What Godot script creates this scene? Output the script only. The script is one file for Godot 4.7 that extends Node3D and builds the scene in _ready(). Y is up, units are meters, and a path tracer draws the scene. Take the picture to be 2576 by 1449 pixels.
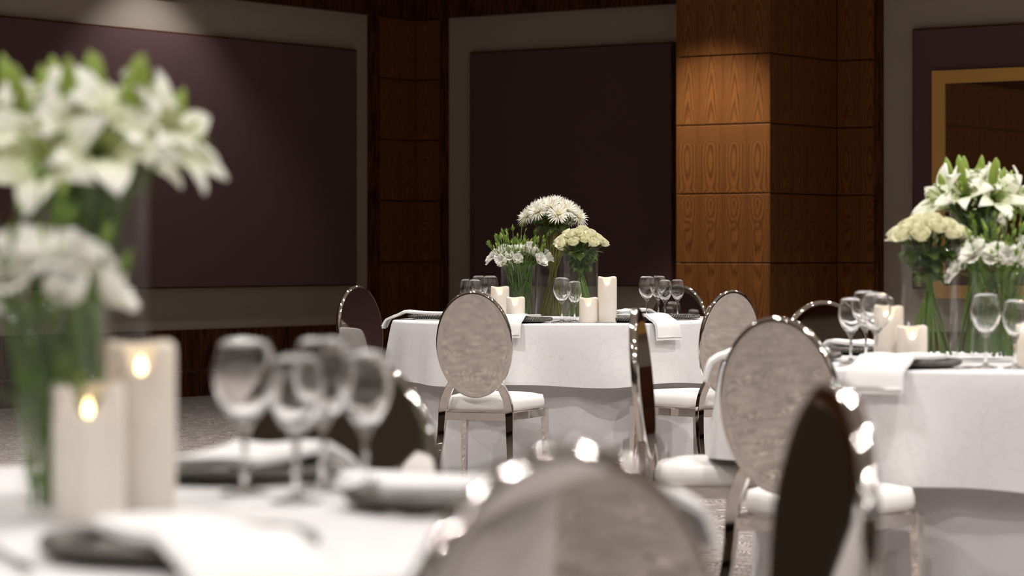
extends Node3D
# A banquet hall: three round tables with flowers, candles and mirror-steel chairs before dark wood and fabric walls.
# World: camera at the origin looking along -z, y up, metres. The hall itself is turned by TURN about y.

const TURN := -0.6214            # the hall's walls stand at this angle to the camera
const LEFT_X := -13.9            # hall coordinates: left wall plane, back wall plane, right and rear walls
const BACK_Z := -18.02
const RIGHT_X := 9.0
const REAR_Z := 8.0
const CEIL_Y := 3.7
const TABLE_Y := 0.75
const TABLE_R := 0.80

var rng := RandomNumberGenerator.new()
var taken := {}
var mats := {}
var shared := {}


# ---------------------------------------------------------------- mesh building
class Shape:
	var v := PackedVector3Array()
	var t := PackedVector2Array()
	var c := PackedColorArray()
	var g := PackedInt32Array()
	var pen := Color.WHITE
	var group := 1

	func tri(a: Vector3, b: Vector3, d: Vector3, ua := Vector2.ZERO, ub := Vector2.ZERO, ud := Vector2.ZERO) -> void:
		v.append(a); v.append(b); v.append(d)
		t.append(ua); t.append(ub); t.append(ud)
		c.append(pen); c.append(pen); c.append(pen)
		g.append(group)

	func quad(a: Vector3, b: Vector3, d: Vector3, e: Vector3, ua := Vector2.ZERO, ub := Vector2.ZERO, ud := Vector2.ZERO, ue := Vector2.ZERO) -> void:
		tri(a, b, d, ua, ub, ud)
		tri(a, d, e, ua, ud, ue)

	# rows of points; round closes each row on itself
	func grid(rows: Array, uvs: Array = [], round_row := false, colors: Array = []) -> void:
		for i in rows.size() - 1:
			var p: PackedVector3Array = rows[i]
			var q: PackedVector3Array = rows[i + 1]
			var n := p.size()
			for j in (n if round_row else n - 1):
				var k := (j + 1) % n
				var ok := uvs.size() > 0
				var ua: Vector2 = uvs[i][j] if ok else Vector2.ZERO
				var ub: Vector2 = uvs[i + 1][j] if ok else Vector2.ZERO
				var ud: Vector2 = uvs[i + 1][j + 1] if ok else Vector2.ZERO
				var ue: Vector2 = uvs[i][j + 1] if ok else Vector2.ZERO
				quad(p[j], q[j], q[k], p[k], ua, ub, ud, ue)
				if colors.size():
					var m := c.size()
					c[m - 6] = colors[i]; c[m - 5] = colors[i + 1]; c[m - 4] = colors[i + 1]
					c[m - 3] = colors[i]; c[m - 2] = colors[i + 1]; c[m - 1] = colors[i]

	func fan(center: Vector3, ring: PackedVector3Array) -> void:
		for j in ring.size():
			tri(center, ring[j], ring[(j + 1) % ring.size()])

	# a box with chamfered long look: flat faces, uv by size in metres
	func box(lo: Vector3, hi: Vector3) -> void:
		var keep := group
		var s := hi - lo
		var faces := [
			[Vector3(lo.x, lo.y, hi.z), Vector3(s.x, 0, 0), Vector3(0, s.y, 0)], [Vector3(hi.x, lo.y, lo.z), Vector3(-s.x, 0, 0), Vector3(0, s.y, 0)],
			[Vector3(hi.x, lo.y, hi.z), Vector3(0, 0, -s.z), Vector3(0, s.y, 0)], [Vector3(lo.x, lo.y, lo.z), Vector3(0, 0, s.z), Vector3(0, s.y, 0)],
			[Vector3(lo.x, hi.y, hi.z), Vector3(s.x, 0, 0), Vector3(0, 0, -s.z)], [Vector3(lo.x, lo.y, lo.z), Vector3(s.x, 0, 0), Vector3(0, 0, s.z)]]
		for n in 6:
			group = keep * 16 + n
			var f: Array = faces[n]
			var o: Vector3 = f[0]
			var a: Vector3 = f[1]
			var b: Vector3 = f[2]
			var la := a.length()
			var lb := b.length()
			quad(o, o + b, o + a + b, o + a, Vector2(0, 0), Vector2(0, lb), Vector2(la, lb), Vector2(la, 0))
		group = keep

	# (r, y) points turned about y
	func lathe(profile: PackedVector2Array, segs: int, at := Vector3.ZERO) -> void:
		var rows := []
		var uvs := []
		var run := 0.0
		for i in profile.size():
			if i: run += profile[i].distance_to(profile[i - 1])
			var ring := PackedVector3Array()
			var ruv := PackedVector2Array()
			for j in segs:
				var a := TAU * j / segs
				ring.append(at + Vector3(sin(a) * profile[i].x, profile[i].y, cos(a) * profile[i].x))
			for j in segs + 1:
				ruv.append(Vector2(float(j) / segs, run))
			rows.append(ring)
			uvs.append(ruv)
		grid(rows, uvs, true)

	# a tube of radius r along a path
	func tube(path: PackedVector3Array, radii: Array, sides := 6, cap := true) -> void:
		var rows := []
		var n := path.size()
		var side := Vector3.RIGHT
		for i in n:
			var d := (path[mini(i + 1, n - 1)] - path[maxi(i - 1, 0)]).normalized()
			if absf(side.dot(d)) > 0.9: side = Vector3.FORWARD if absf(d.z) < 0.8 else Vector3.UP
			side = (side - d * side.dot(d)).normalized()
			var up := d.cross(side)
			var ring := PackedVector3Array()
			var r: float = radii[mini(i, radii.size() - 1)]
			for j in sides:
				var a := TAU * j / sides
				ring.append(path[i] + (side * cos(a) + up * sin(a)) * r)
			rows.append(ring)
		grid(rows, [], true)
		if cap:
			fan(path[0], rows[0])
			var last: PackedVector3Array = rows[n - 1].duplicate()
			last.reverse()
			fan(path[n - 1], last)

	# a flat bar with small chamfers along a path: wide along 'across', thick along the third axis
	func bar(path: PackedVector3Array, wide: Array, thick: Array, across: Vector3, chamfer := 0.002) -> void:
		var n := path.size()
		var keep := group
		var rings := []
		for i in n:
			var d := (path[mini(i + 1, n - 1)] - path[maxi(i - 1, 0)]).normalized()
			var w := (across - d * across.dot(d)).normalized()
			var u := d.cross(w)
			var hw: float = wide[mini(i, wide.size() - 1)] * 0.5
			var ht: float = thick[mini(i, thick.size() - 1)] * 0.5
			var k := minf(chamfer, minf(hw, ht) * 0.5)
			var ring := PackedVector3Array()
			for q in [[hw - k, ht], [-hw + k, ht], [-hw, ht - k], [-hw, -ht + k], [-hw + k, -ht], [hw - k, -ht], [hw, -ht + k], [hw, ht - k]]:
				ring.append(path[i] + w * q[0] + u * q[1])
			rings.append(ring)
		for j in 8:
			group = keep * 32 + j
			for i in n - 1:
				var p: PackedVector3Array = rings[i]
				var q: PackedVector3Array = rings[i + 1]
				quad(p[j], q[j], q[(j + 1) % 8], p[(j + 1) % 8])
		group = keep * 32 + 9
		fan(path[0], rings[0])
		var last: PackedVector3Array = rings[n - 1].duplicate()
		last.reverse()
		group = keep * 32 + 10
		fan(path[n - 1], last)
		group = keep

	# a thin curved sheet (petal, leaf): azimuth, start, length, half width, opening angle from the axis at base and tip
	func petal(az: float, r0: float, y0: float, length: float, half: float, phi0: float, phi1: float, cup: float, tip := 1.0, nu := 4, nv := 5, ruffle := 0.0, ca := Color.WHITE, cb := Color.WHITE) -> void:
		var rows := []
		var cols := []
		var r := r0
		var y := y0
		var out := Vector3(sin(az), 0, cos(az))
		var lat := Vector3(cos(az), 0, -sin(az))
		for i in nv + 1:
			var f := float(i) / nv
			var phi := lerpf(phi0, phi1, f)
			if i:
				r += sin(phi) * length / nv
				y += cos(phi) * length / nv
			var w := half * pow(sin(PI * clampf(0.12 + f * (0.86 if tip < 1.0 else 0.80), 0.0, 1.0)), 0.7)
			if tip < 1.0: w = half * pow(maxf(sin(PI * (0.06 + 0.94 * f)), 0.0), 0.9) * (1.0 if f < 0.98 else 0.2)
			var row := PackedVector3Array()
			for j in nu + 1:
				var u := 2.0 * j / nu - 1.0
				var inward := cup * u * u * w
				var wave := ruffle * sin(u * 7.0 + az * 3.0) * f * f
				row.append(out * (r - inward * cos(phi) + wave * cos(phi)) + Vector3.UP * (y + inward * sin(phi) + wave * sin(phi)) + lat * u * w)
			rows.append(row)
			cols.append(ca.lerp(cb, f))
		group += 1
		grid(rows, [], false, cols)

	func mesh(solid := true) -> ArrayMesh:
		var turned := false
		if solid:
			var vol := 0.0
			for i in range(0, v.size(), 3):
				vol += v[i].cross(v[i + 1]).dot(v[i + 2])
			turned = vol > 0.0
		var st := SurfaceTool.new()
		st.begin(Mesh.PRIMITIVE_TRIANGLES)
		for i in range(0, v.size(), 3):
			for k in ([0, 2, 1] if turned else [0, 1, 2]):
				st.set_smooth_group(g[i / 3])
				st.set_uv(t[i + k])
				st.set_color(c[i + k])
				st.add_vertex(v[i + k])
		st.generate_normals()
		st.index()
		return st.commit()


# ---------------------------------------------------------------- scene helpers
func numbered(called: String) -> String:
	var n: int = taken.get(called, 0)
	taken[called] = n + 1
	return called if n == 0 else "%s_%03d" % [called, n]


func thing(called: String, label: String, category: String, at := Vector3.ZERO, turn := 0.0, group := "") -> Node3D:
	var o := Node3D.new()
	o.name = numbered(called)
	add_child(o)
	o.position = at
	o.rotation.y = turn
	tag(o, label, category, group)
	return o


func tag(o: Node, label: String, category: String, group := "") -> void:
	o.set_meta("label", label)
	o.set_meta("category", category)
	if group: o.set_meta("group", group)


func structure(called: String, label: String, category: String) -> Node3D:
	var o := thing(called, label, category, Vector3.ZERO, TURN)
	o.set_meta("kind", "structure")
	return o


func part(called: String, mesh: Mesh, material: Material, parent: Node, at := Vector3.ZERO) -> MeshInstance3D:
	var o := MeshInstance3D.new()
	o.name = called
	o.mesh = mesh
	o.material_override = material
	o.position = at
	parent.add_child(o, true)
	return o


func copy(o: Node3D, label: String, group := "") -> Node3D:
	var r: Node3D = o.duplicate()
	var base := String(o.name)
	if base.length() > 4 and base[base.length() - 4] == "_" and base.right(3).is_valid_int(): base = base.left(base.length() - 4)
	r.name = numbered(base)
	add_child(r)
	r.set_meta("label", label)
	if group: r.set_meta("group", group)
	return r


func hall(x: float, y: float, z: float) -> Vector3:
	return Basis(Vector3.UP, TURN) * Vector3(x, y, z)


func plain(color: Color, rough := 0.6, metal := 0.0, spec := 0.5) -> StandardMaterial3D:
	var m := StandardMaterial3D.new()
	m.albedo_color = color
	m.roughness = rough
	m.metallic = metal
	m.metallic_specular = spec
	return m


func noise_image(seed_: int, freq: float, w: int, h: int, octaves := 4) -> Image:
	var n := FastNoiseLite.new()
	n.seed = seed_
	n.frequency = freq
	n.noise_type = FastNoiseLite.TYPE_SIMPLEX_SMOOTH
	n.fractal_octaves = octaves
	return n.get_seamless_image(w, h)


# ---------------------------------------------------------------- surfaces
func veneer_texture() -> ImageTexture:
	# four slip-matched leaves of figured walnut, 0.8 m wide and 3.02 m high
	var w := 512
	var h := 1440
	var n := FastNoiseLite.new()
	n.seed = 5
	n.frequency = 1.0
	n.fractal_octaves = 3
	var data := PackedByteArray()
	data.resize(w * h * 3)
	var dark := Color(0.28, 0.16, 0.095)
	var mid := Color(0.45, 0.275, 0.13)
	var light := Color(0.59, 0.38, 0.18)
	for py in h:
		var y := 3.02 * (1.0 - (py + 0.5) / h)
		var up := smoothstep(1.86, 2.04, y)
		var eye := smoothstep(1.44, 1.56, y) * (1.0 - up)
		var low := 1.0 - up - eye
		for px in w:
			var x := 0.8 * (px + 0.5) / w
			var leaf := int(x / 0.2)
			var u := fposmod(x, 0.2) / 0.2 - 0.5
			var k := leaf * 0.06
			var warp := n.get_noise_2d(u * 3.0 + k, y * 2.6 + k) * 0.5
			var drift := u + 0.06 * n.get_noise_2d(9.0 + k, y * 1.4) + 0.012 * (leaf - 1.5)
			var f := 0.0
			if up > 0.0: f += up * (y * 5.5 + drift * drift * 26.0 + warp * 0.9)
			if eye > 0.0:
				var e := Vector2(drift / 0.2, (y - 1.755) / 0.145)
				f += eye * (minf(e.length(), 1.9) * 1.05 + drift * drift * 6.0 + warp * 0.35)
			if low > 0.0:
				var kn := Vector2((drift + 0.02) / 0.16, (y - 1.285) / 0.05)
				f += low * ((1.25 - y) * 5.0 + drift * drift * 20.0 + 1.5 * exp(-kn.length_squared()) + warp * 1.0)
			var ring := 0.5 + 0.5 * sin(f * TAU)
			ring = 0.15 + 0.85 * pow(ring, 0.5)
			var edge := smoothstep(0.30, 0.5, absf(u))
			var streak := 0.5 + 0.5 * n.get_noise_2d(u * 46.0 + k * 4.0, y * 1.6)
			var fine := n.get_noise_2d(x * 420.0, y * 9.0)
			var tone := clampf(lerpf(ring, streak, 0.25 + 0.6 * edge) * 0.85 + fine * 0.16 + 0.06, 0.0, 1.0)
			var col := dark.lerp(mid, minf(tone * 2.0, 1.0)) if tone < 0.5 else mid.lerp(light, (tone - 0.5) * 2.0)
			var at := (py * w + px) * 3
			data[at] = int(col.r * 255.0)
			data[at + 1] = int(col.g * 255.0)
			data[at + 2] = int(col.b * 255.0)
	return ImageTexture.create_from_image(Image.create_from_data(w, h, false, Image.FORMAT_RGB8, data))


func streaks(seed_: int, w: int, h: int, freq: float, to_w: int, to_h: int, lo: Color, hi: Color, gain := 1.6) -> ImageTexture:
	var im := noise_image(seed_, freq, w, h, 5)
	im.convert(Image.FORMAT_L8)
	var src := im.get_data()
	var data := PackedByteArray()
	data.resize(w * h * 3)
	for i in w * h:
		var f := clampf((src[i] / 255.0 - 0.5) * gain + 0.5, 0.0, 1.0)
		var col := lo.lerp(hi, f)
		data[i * 3] = int(col.r * 255.0)
		data[i * 3 + 1] = int(col.g * 255.0)
		data[i * 3 + 2] = int(col.b * 255.0)
	var out := Image.create_from_data(w, h, false, Image.FORMAT_RGB8, data)
	out.resize(to_w, to_h, Image.INTERPOLATE_CUBIC)
	return ImageTexture.create_from_image(out)


func carpet_texture() -> ImageTexture:
	# cut pile with a moire of winding contour lines, some lines bright, some broken
	var n := 1280
	var a := noise_image(21, 0.0035, n, n, 3)
	var b := noise_image(22, 0.02, n, n, 4)
	var e := noise_image(23, 0.16, n, n, 2)
	for im in [a, b, e]: im.convert(Image.FORMAT_L8)
	var da: PackedByteArray = a.get_data()
	var db: PackedByteArray = b.get_data()
	var de: PackedByteArray = e.get_data()
	var data := PackedByteArray()
	data.resize(n * n * 3)
	var lo := Color(0.33, 0.303, 0.29)
	var hi := Color(0.82, 0.78, 0.755)
	for i in n * n:
		var line := 0.5 + 0.5 * sin(TAU * (da[i] / 255.0 * 20.0 - 64.0 * (i % n) / n + 89.0 * (i / n) / n + db[i] / 255.0 * 1.6))
		var k := clampf(0.22 + 0.62 * line * line * (db[i] / 255.0) * 1.5 + 0.45 * (de[i] / 255.0 - 0.42), 0.0, 1.0)
		var col := lo.lerp(hi, k)
		data[i * 3] = int(col.r * 255.0)
		data[i * 3 + 1] = int(col.g * 255.0)
		data[i * 3 + 2] = int(col.b * 255.0)
	return ImageTexture.create_from_image(Image.create_from_data(n, n, false, Image.FORMAT_RGB8, data))


func damask_texture() -> ImageTexture:
	# scrolls and sprigs woven tone in tone
	var n := 768
	var im := Image.create(n, n, false, Image.FORMAT_RGB8)
	im.fill(Color(0.85, 0.842, 0.844))
	var ink := Color(0.830, 0.821, 0.824)
	var r := RandomNumberGenerator.new()
	r.seed = 11
	for motif in 60:
		var p := Vector2(r.randf(), r.randf()) * n
		var dir := r.randf() * TAU
		var bend := r.randf_range(0.010, 0.018) * (1.0 if motif % 2 else -1.0)
		var steps := r.randi_range(90, 150)
		for i in steps:
			var f := float(i) / steps
			dir += bend * (0.4 + 3.2 * f * f)
			p += Vector2.from_angle(dir) * 1.5
			_dot(im, p.x, p.y, 3.4 * (1.0 - f * 0.4), ink)
			if i % 16 == 8:
				var side := dir + (1.9 if (i / 16) % 2 else -1.9)
				for b in 12:
					var q := p + Vector2.from_angle(side + b * 0.06) * b * 1.5
					_dot(im, q.x, q.y, 4.2 * sin(PI * (b + 1) / 13.0), ink)
	im.resize(300, 300, Image.INTERPOLATE_LANCZOS)
	im.resize(768, 768, Image.INTERPOLATE_CUBIC)
	return ImageTexture.create_from_image(im)


func _dot(im: Image, x: float, y: float, rad: float, col: Color) -> void:
	var n := im.get_width()
	for dy in range(-int(ceil(rad)), int(ceil(rad)) + 1):
		for dx in range(-int(ceil(rad)), int(ceil(rad)) + 1):
			if dx * dx + dy * dy <= rad * rad + 0.3:
				im.set_pixel(posmod(int(x) + dx, n), posmod(int(y) + dy, n), col)


func make_materials() -> void:
	var m := plain(Color.WHITE, 0.42, 0.0, 0.35)
	m.albedo_texture = veneer_texture()
	m.uv1_scale = Vector3(1.25, -1.0 / 3.02, 1)
	mats.veneer = m

	m = plain(Color.WHITE, 0.5, 0.0, 0.3)
	m.albedo_texture = streaks(3, 512, 128, 0.03, 512, 1024, Color(0.20, 0.105, 0.065), Color(0.43, 0.25, 0.14))
	m.uv1_triplanar = true
	m.uv1_scale = Vector3(1.6, 0.7, 1.6)
	mats.wood = m

	m = plain(Color.WHITE, 0.95, 0.0, 0.2)
	m.albedo_texture = carpet_texture()
	m.uv1_scale = Vector3(0.33, 0.33, 1)
	var weave := NoiseTexture2D.new()
	weave.width = 512
	weave.height = 512
	weave.seamless = true
	var wn := FastNoiseLite.new()
	wn.seed = 4
	wn.frequency = 0.09
	weave.noise = wn
	m.heightmap_enabled = true
	m.heightmap_texture = weave
	m.heightmap_scale = 0.35
	mats.carpet = m

	m = plain(Color(0.43, 0.335, 0.345), 0.95, 0.0, 0.15)
	m.rim_enabled = true
	m.rim = 0.15
	m.heightmap_enabled = true
	m.heightmap_texture = weave
	m.heightmap_scale = 0.08
	m.uv1_scale = Vector3(2.5, 7.0, 1)
	mats.fabric = m

	mats.grey_wall = plain(Color(0.70, 0.66, 0.605), 0.85, 0.0, 0.25)
	mats.ceiling = plain(Color(0.74, 0.72, 0.68), 0.9)
	mats.gold = plain(Color(0.97, 0.77, 0.42), 0.42, 0.45)
	mats.mirror = plain(Color(0.86, 0.86, 0.85), 0.01, 1.0)
	mats.steel = plain(Color(0.86, 0.84, 0.82), 0.035, 1.0)
	mats.leather = plain(Color(0.93, 0.92, 0.905), 0.42)
	mats.silver = plain(Color(0.84, 0.83, 0.81), 0.14, 1.0)

	m = plain(Color.WHITE, 0.8, 0.0, 0.3)
	m.albedo_texture = damask_texture()
	m.rim_enabled = true
	m.rim = 0.2
	m.uv1_scale = Vector3(1.7, 1.7, 1)
	mats.damask = m
	m = plain(Color(0.885, 0.88, 0.877), 0.85, 0.0, 0.3)
	m.rim_enabled = true
	m.rim = 0.2
	mats.napkin = m

	m = plain(Color(0.40, 0.385, 0.365), 0.32, 0.75)
	mats.woven = m

	m = plain(Color(0.93, 0.915, 0.875), 0.5, 0.0, 0.4)
	m.backlight_enabled = true
	m.backlight = Color(0.60, 0.52, 0.40)
	mats.wax = m
	m = plain(Color(1, 0.9, 0.7), 0.5)
	m.emission_enabled = true
	m.emission = Color(1.0, 0.86, 0.62)
	m.emission_energy_multiplier = 6.0
	mats.flame = m
	m = plain(Color(1, 1, 1), 0.5)
	m.emission_enabled = true
	m.emission = Color(1.0, 0.95, 0.87)
	m.emission_energy_multiplier = 14.0
	mats.lamp_glow = m
	mats.lamp_trim = plain(Color(0.86, 0.85, 0.82), 0.4)

	m = plain(Color(1.0, 1.0, 1.0, 0.0), 0.0)
	m.transparency = BaseMaterial3D.TRANSPARENCY_ALPHA
	m.refraction_enabled = true
	m.refraction_scale = 0.05
	mats.crystal = m
	m = plain(Color(0.60, 0.68, 0.64, 0.004), 0.01, 0.0, 0.27)
	m.transparency = BaseMaterial3D.TRANSPARENCY_ALPHA
	mats.vase_glass = m
	m = plain(Color(0.55, 0.58, 0.40, 0.010), 0.01, 0.0, 0.2)
	m.transparency = BaseMaterial3D.TRANSPARENCY_ALPHA
	mats.water = m

	for a in [["white_petal", Color(0.97, 0.965, 0.955)], ["cream_petal", Color(0.97, 0.96, 0.88)]]:
		m = plain(a[1], 0.6, 0.0, 0.3)
		m.vertex_color_use_as_albedo = true
		m.backlight_enabled = true
		m.backlight = Color(0.62, 0.62, 0.56)
		mats[a[0]] = m
	mats.yellow_center = plain(Color(0.86, 0.78, 0.35), 0.8)
	for a in [["stem_green", Color(0.33, 0.44, 0.15)], ["stem_olive", Color(0.44, 0.42, 0.15)], ["leaf_green", Color(0.25, 0.35, 0.13)], ["bud_green", Color(0.55, 0.63, 0.28)], ["shoot_green", Color(0.40, 0.50, 0.20)]]:
		m = plain(a[1], 0.5, 0.0, 0.4)
		m.backlight_enabled = true
		m.backlight = Color(0.35, 0.40, 0.18)
		mats[a[0]] = m


# ---------------------------------------------------------------- the hall
func build_hall() -> void:
	var x0 := LEFT_X
	var x1 := RIGHT_X
	var z0 := BACK_Z
	var z1 := REAR_Z
	var s := Shape.new()
	s.box(Vector3(x0 - 0.3, -0.2, z0 - 0.3), Vector3(x1 + 0.3, 0.0, z1 + 0.3))
	var floor_ := structure("floor", "grey brown streaked carpet across the whole hall", "floor")
	part("carpet", s.mesh(), mats.carpet, floor_)

	s = Shape.new()
	s.box(Vector3(x0 - 0.3, CEIL_Y, z0 - 0.3), Vector3(x1 + 0.3, CEIL_Y + 0.2, z1 + 0.3))
	var ceil_ := structure("ceiling", "pale plaster ceiling above the hall", "ceiling")
	part("plaster", s.mesh(), mats.ceiling, ceil_)

	# walls: grey plaster, a wood base, wood fascia at the top, padded fabric panels
	var wl := structure("wall_left", "grey wall with long plum fabric panel and wood base behind the lilies", "wall")
	s = Shape.new()
	s.box(Vector3(x0 - 0.3, 0, z0 - 0.3), Vector3(x0, CEIL_Y, z1 + 0.3))
	part("plaster", s.mesh(), mats.grey_wall, wl)
	var wb := structure("wall_back", "grey wall with plum fabric panels either side of the wood pillar", "wall")
	s = Shape.new()
	s.box(Vector3(x0, 0, z0 - 0.3), Vector3(x1 + 0.3, CEIL_Y, z0))
	part("plaster", s.mesh(), mats.grey_wall, wb)
	var wr := structure("wall_right", "grey wall on the far side of the hall seen only in mirrors", "wall")
	s = Shape.new()
	s.box(Vector3(x1, 0, z0), Vector3(x1 + 0.3, CEIL_Y, z1 + 0.3))
	part("plaster", s.mesh(), mats.grey_wall, wr)
	var wf := structure("wall_rear", "grey wall behind the viewer seen only in mirrors", "wall")
	s = Shape.new()
	s.box(Vector3(x0, 0, z1), Vector3(x1, CEIL_Y, z1 + 0.3))
	part("plaster", s.mesh(), mats.grey_wall, wf)

	# wood base and fascia boards along left and back walls
	_board(wl, "wood_base", Vector3(x0, 0.0, -17.38), Vector3(x0 + 0.03, 0.186, z1), mats.wood)
	_board(wl, "wood_base", Vector3(x0, 0.198, -17.38), Vector3(x0 + 0.03, 0.503, z1), mats.wood)
	_board(wl, "wood_fascia", Vector3(x0, 3.018, z0), Vector3(x0 + 0.06, CEIL_Y, z1), mats.wood)
	for span in [[x0 + 0.36, -11.06], [-9.52, -6.3], [-4.6, x1]]:
		_board(wb, "wood_base", Vector3(span[0], 0.0, z0), Vector3(span[1], 0.186, z0 + 0.03), mats.wood)
		_board(wb, "wood_base", Vector3(span[0], 0.198, z0), Vector3(span[1], 0.503, z0 + 0.03), mats.wood)
	_board(wb, "wood_fascia", Vector3(x0, 3.018, z0), Vector3(x1, CEIL_Y, z0 + 0.06), mats.wood)
	_board(wr, "wood_base", Vector3(x1 - 0.03, 0, z0), Vector3(x1, 0.503, z1), mats.wood)
	_board(wr, "wood_fascia", Vector3(x1 - 0.06, 3.018, z0), Vector3(x1, CEIL_Y, z1), mats.wood)
	_board(wf, "wood_base", Vector3(x0, 0, z1 - 0.03), Vector3(x1, 0.503, z1), mats.wood)
	_board(wf, "wood_fascia", Vector3(x0, 3.018, z1 - 0.06), Vector3(x1, CEIL_Y, z1), mats.wood)

	# fabric panels with a wood edge, proud of the plaster
	_fabric(wl, true, -17.19, -9.1)
	_fabric(wl, true, -5.6, 2.0)
	_fabric(wb, false, -13.29, -11.33)
	_fabric(wb, false, -9.255, -6.9)
	_fabric(wb, false, -4.2, 4.0)

	# dark boards behind the open joints of the cladding
	var back := plain(Color(0.10, 0.055, 0.04), 0.8)
	_board(wl, "joint_backing", Vector3(x0, 0, z0), Vector3(x0 + 0.012, 3.018, -17.488), back)
	_board(wl, "joint_backing", Vector3(x0, 0, -8.7), Vector3(x0 + 0.012, 3.018, -5.892), back)
	_board(wb, "joint_backing", Vector3(x0, 0, z0), Vector3(x0 + 0.303, 3.018, z0 + 0.012), back)
	_board(wb, "joint_backing", Vector3(-11.013, 0, z0), Vector3(-10.67, 3.018, z0 + 0.012), back)
	_board(wb, "joint_backing", Vector3(-9.915, 0, z0), Vector3(-9.570, 3.018, z0 + 0.012), back)
	# wood cladding in the corner, rows of 0.503 m with open joints
	for row in 6:
		var y0 := row * 0.503 + 0.004
		var y1 := (row + 1) * 0.503 - 0.004
		_clad(wl, Vector3(x0, y0, z0 + 0.004), Vector3(x0 + 0.03, y1, -17.488), Vector2(0.1 * row, y0), true)
		_clad(wb, Vector3(x0 + 0.032, y0, z0), Vector3(x0 + 0.300, y1, z0 + 0.03), Vector2(0.0, y0), false)
		# either side of the pillar
		_clad(wb, Vector3(-11.01, y0, z0), Vector3(-10.690, y1, z0 + 0.03), Vector2(0.3, y0), false)
		_clad(wb, Vector3(-9.893, y0, z0), Vector3(-9.573, y1, z0 + 0.03), Vector2(0.02, y0), false)
		# a clad bay on the left wall beyond the frame, seen in the gold-framed mirror
		for k in 4:
			_clad(wl, Vector3(x0, y0, -8.7 + 0.704 * k), Vector3(x0 + 0.03, y1, -8.7 + 0.704 * k + 0.696), Vector2(0.0, y0), true)
	_board(wl, "wood_trim", Vector3(x0, 0, -17.488), Vector3(x0 + 0.05, 3.018, -17.385), mats.wood)
	_board(wb, "wood_trim", Vector3(x0 + 0.303, 0, z0), Vector3(x0 + 0.357, 3.018, z0 + 0.05), mats.wood)
	_board(wb, "wood_trim", Vector3(-11.065, 0, z0), Vector3(-11.013, 3.018, z0 + 0.05), mats.wood)
	_board(wb, "wood_trim", Vector3(-9.570, 0, z0), Vector3(-9.517, 3.018, z0 + 0.05), mats.wood)

	# the pillar: core with clad faces
	var p := structure("pillar", "square pillar clad in figured walnut panels with dark joints", "pillar")
	s = Shape.new()
	s.box(Vector3(-10.67, 0, z0), Vector3(-9.915, CEIL_Y, -17.03))
	part("core", s.mesh(), plain(Color(0.06, 0.035, 0.03), 0.8), p)
	for row in 7:
		var y0 := row * 0.503 + 0.004
		var y1 := minf((row + 1) * 0.503 - 0.004, CEIL_Y)
		_clad(p, Vector3(-10.69, y0, -17.03), Vector3(-9.893, y1, -17.0), Vector2(0.0, y0), false)
		_clad(p, Vector3(-9.915, y0, z0 + 0.032), Vector3(-9.893, y1, -17.034), Vector2(0.12, y0), true)
		_clad(p, Vector3(-10.69, y0, z0 + 0.032), Vector3(-10.668, y1, -17.034), Vector2(0.12, y0), true)

	# the gold-framed mirror on the back wall
	var t := thing("wall_mirror", "large mirror in a flat gold frame on the plum panel", "mirror", hall(-9.08, 0.75, z0 + 0.055), TURN)
	var w := 1.9
	var h := 1.655
	var f := 0.094
	s = Shape.new()
	s.box(Vector3(f - 0.01, f - 0.01, 0.0), Vector3(w - f + 0.01, h - f + 0.01, 0.012))
	part("mirror_glass", s.mesh(), mats.mirror, t)
	for side in 4:
		s = Shape.new()
		var o: Array = [[Vector2(0, 0), Vector2(w, 0), Vector2(w - f, f), Vector2(f, f)], [Vector2(w, 0), Vector2(w, h), Vector2(w - f, h - f), Vector2(w - f, f)],
			[Vector2(w, h), Vector2(0, h), Vector2(f, h - f), Vector2(w - f, h - f)], [Vector2(0, h), Vector2(0, 0), Vector2(f, f), Vector2(f, h - f)]][side]
		var zf := [0.030, 0.030, 0.024, 0.024]
		for k in 4:
			s.group = k + 1
			var a: Vector2 = o[k]
			var b: Vector2 = o[(k + 1) % 4]
			s.quad(Vector3(a.x, a.y, 0), Vector3(b.x, b.y, 0), Vector3(b.x, b.y, zf[(k + 1) % 4]), Vector3(a.x, a.y, zf[k]))
		s.group = 6
		s.quad(Vector3(o[0].x, o[0].y, zf[0]), Vector3(o[1].x, o[1].y, zf[1]), Vector3(o[2].x, o[2].y, zf[2]), Vector3(o[3].x, o[3].y, zf[3]))
		s.group = 7
		s.quad(Vector3(o[3].x, o[3].y, 0), Vector3(o[2].x, o[2].y, 0), Vector3(o[1].x, o[1].y, 0), Vector3(o[0].x, o[0].y, 0))
		part("frame_side", s.mesh(), mats.gold, t)


func _board(wall: Node3D, called: String, lo: Vector3, hi: Vector3, m: Material) -> void:
	var s := Shape.new()
	s.box(Vector3.ZERO, hi - lo)
	part(called, s.mesh(), m, wall, lo)


func _fabric(wall: Node3D, on_left: bool, from: float, to: float) -> void:
	var y0 := 0.815
	var y1 := 2.722
	var e := 0.012
	var s := Shape.new()
	var q := Shape.new()
	if on_left:
		s.box(Vector3(LEFT_X, y0 + e, from + e), Vector3(LEFT_X + 0.055, y1 - e, to - e))
		q.box(Vector3(LEFT_X, y0, from), Vector3(LEFT_X + 0.048, y1, to))
	else:
		s.box(Vector3(from + e, y0 + e, BACK_Z), Vector3(to - e, y1 - e, BACK_Z + 0.055))
		q.box(Vector3(from, y0, BACK_Z), Vector3(to, y1, BACK_Z + 0.048))
	part("panel_edge", q.mesh(), mats.wood, wall)
	part("fabric_panel", s.mesh(), mats.fabric, wall)


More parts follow.
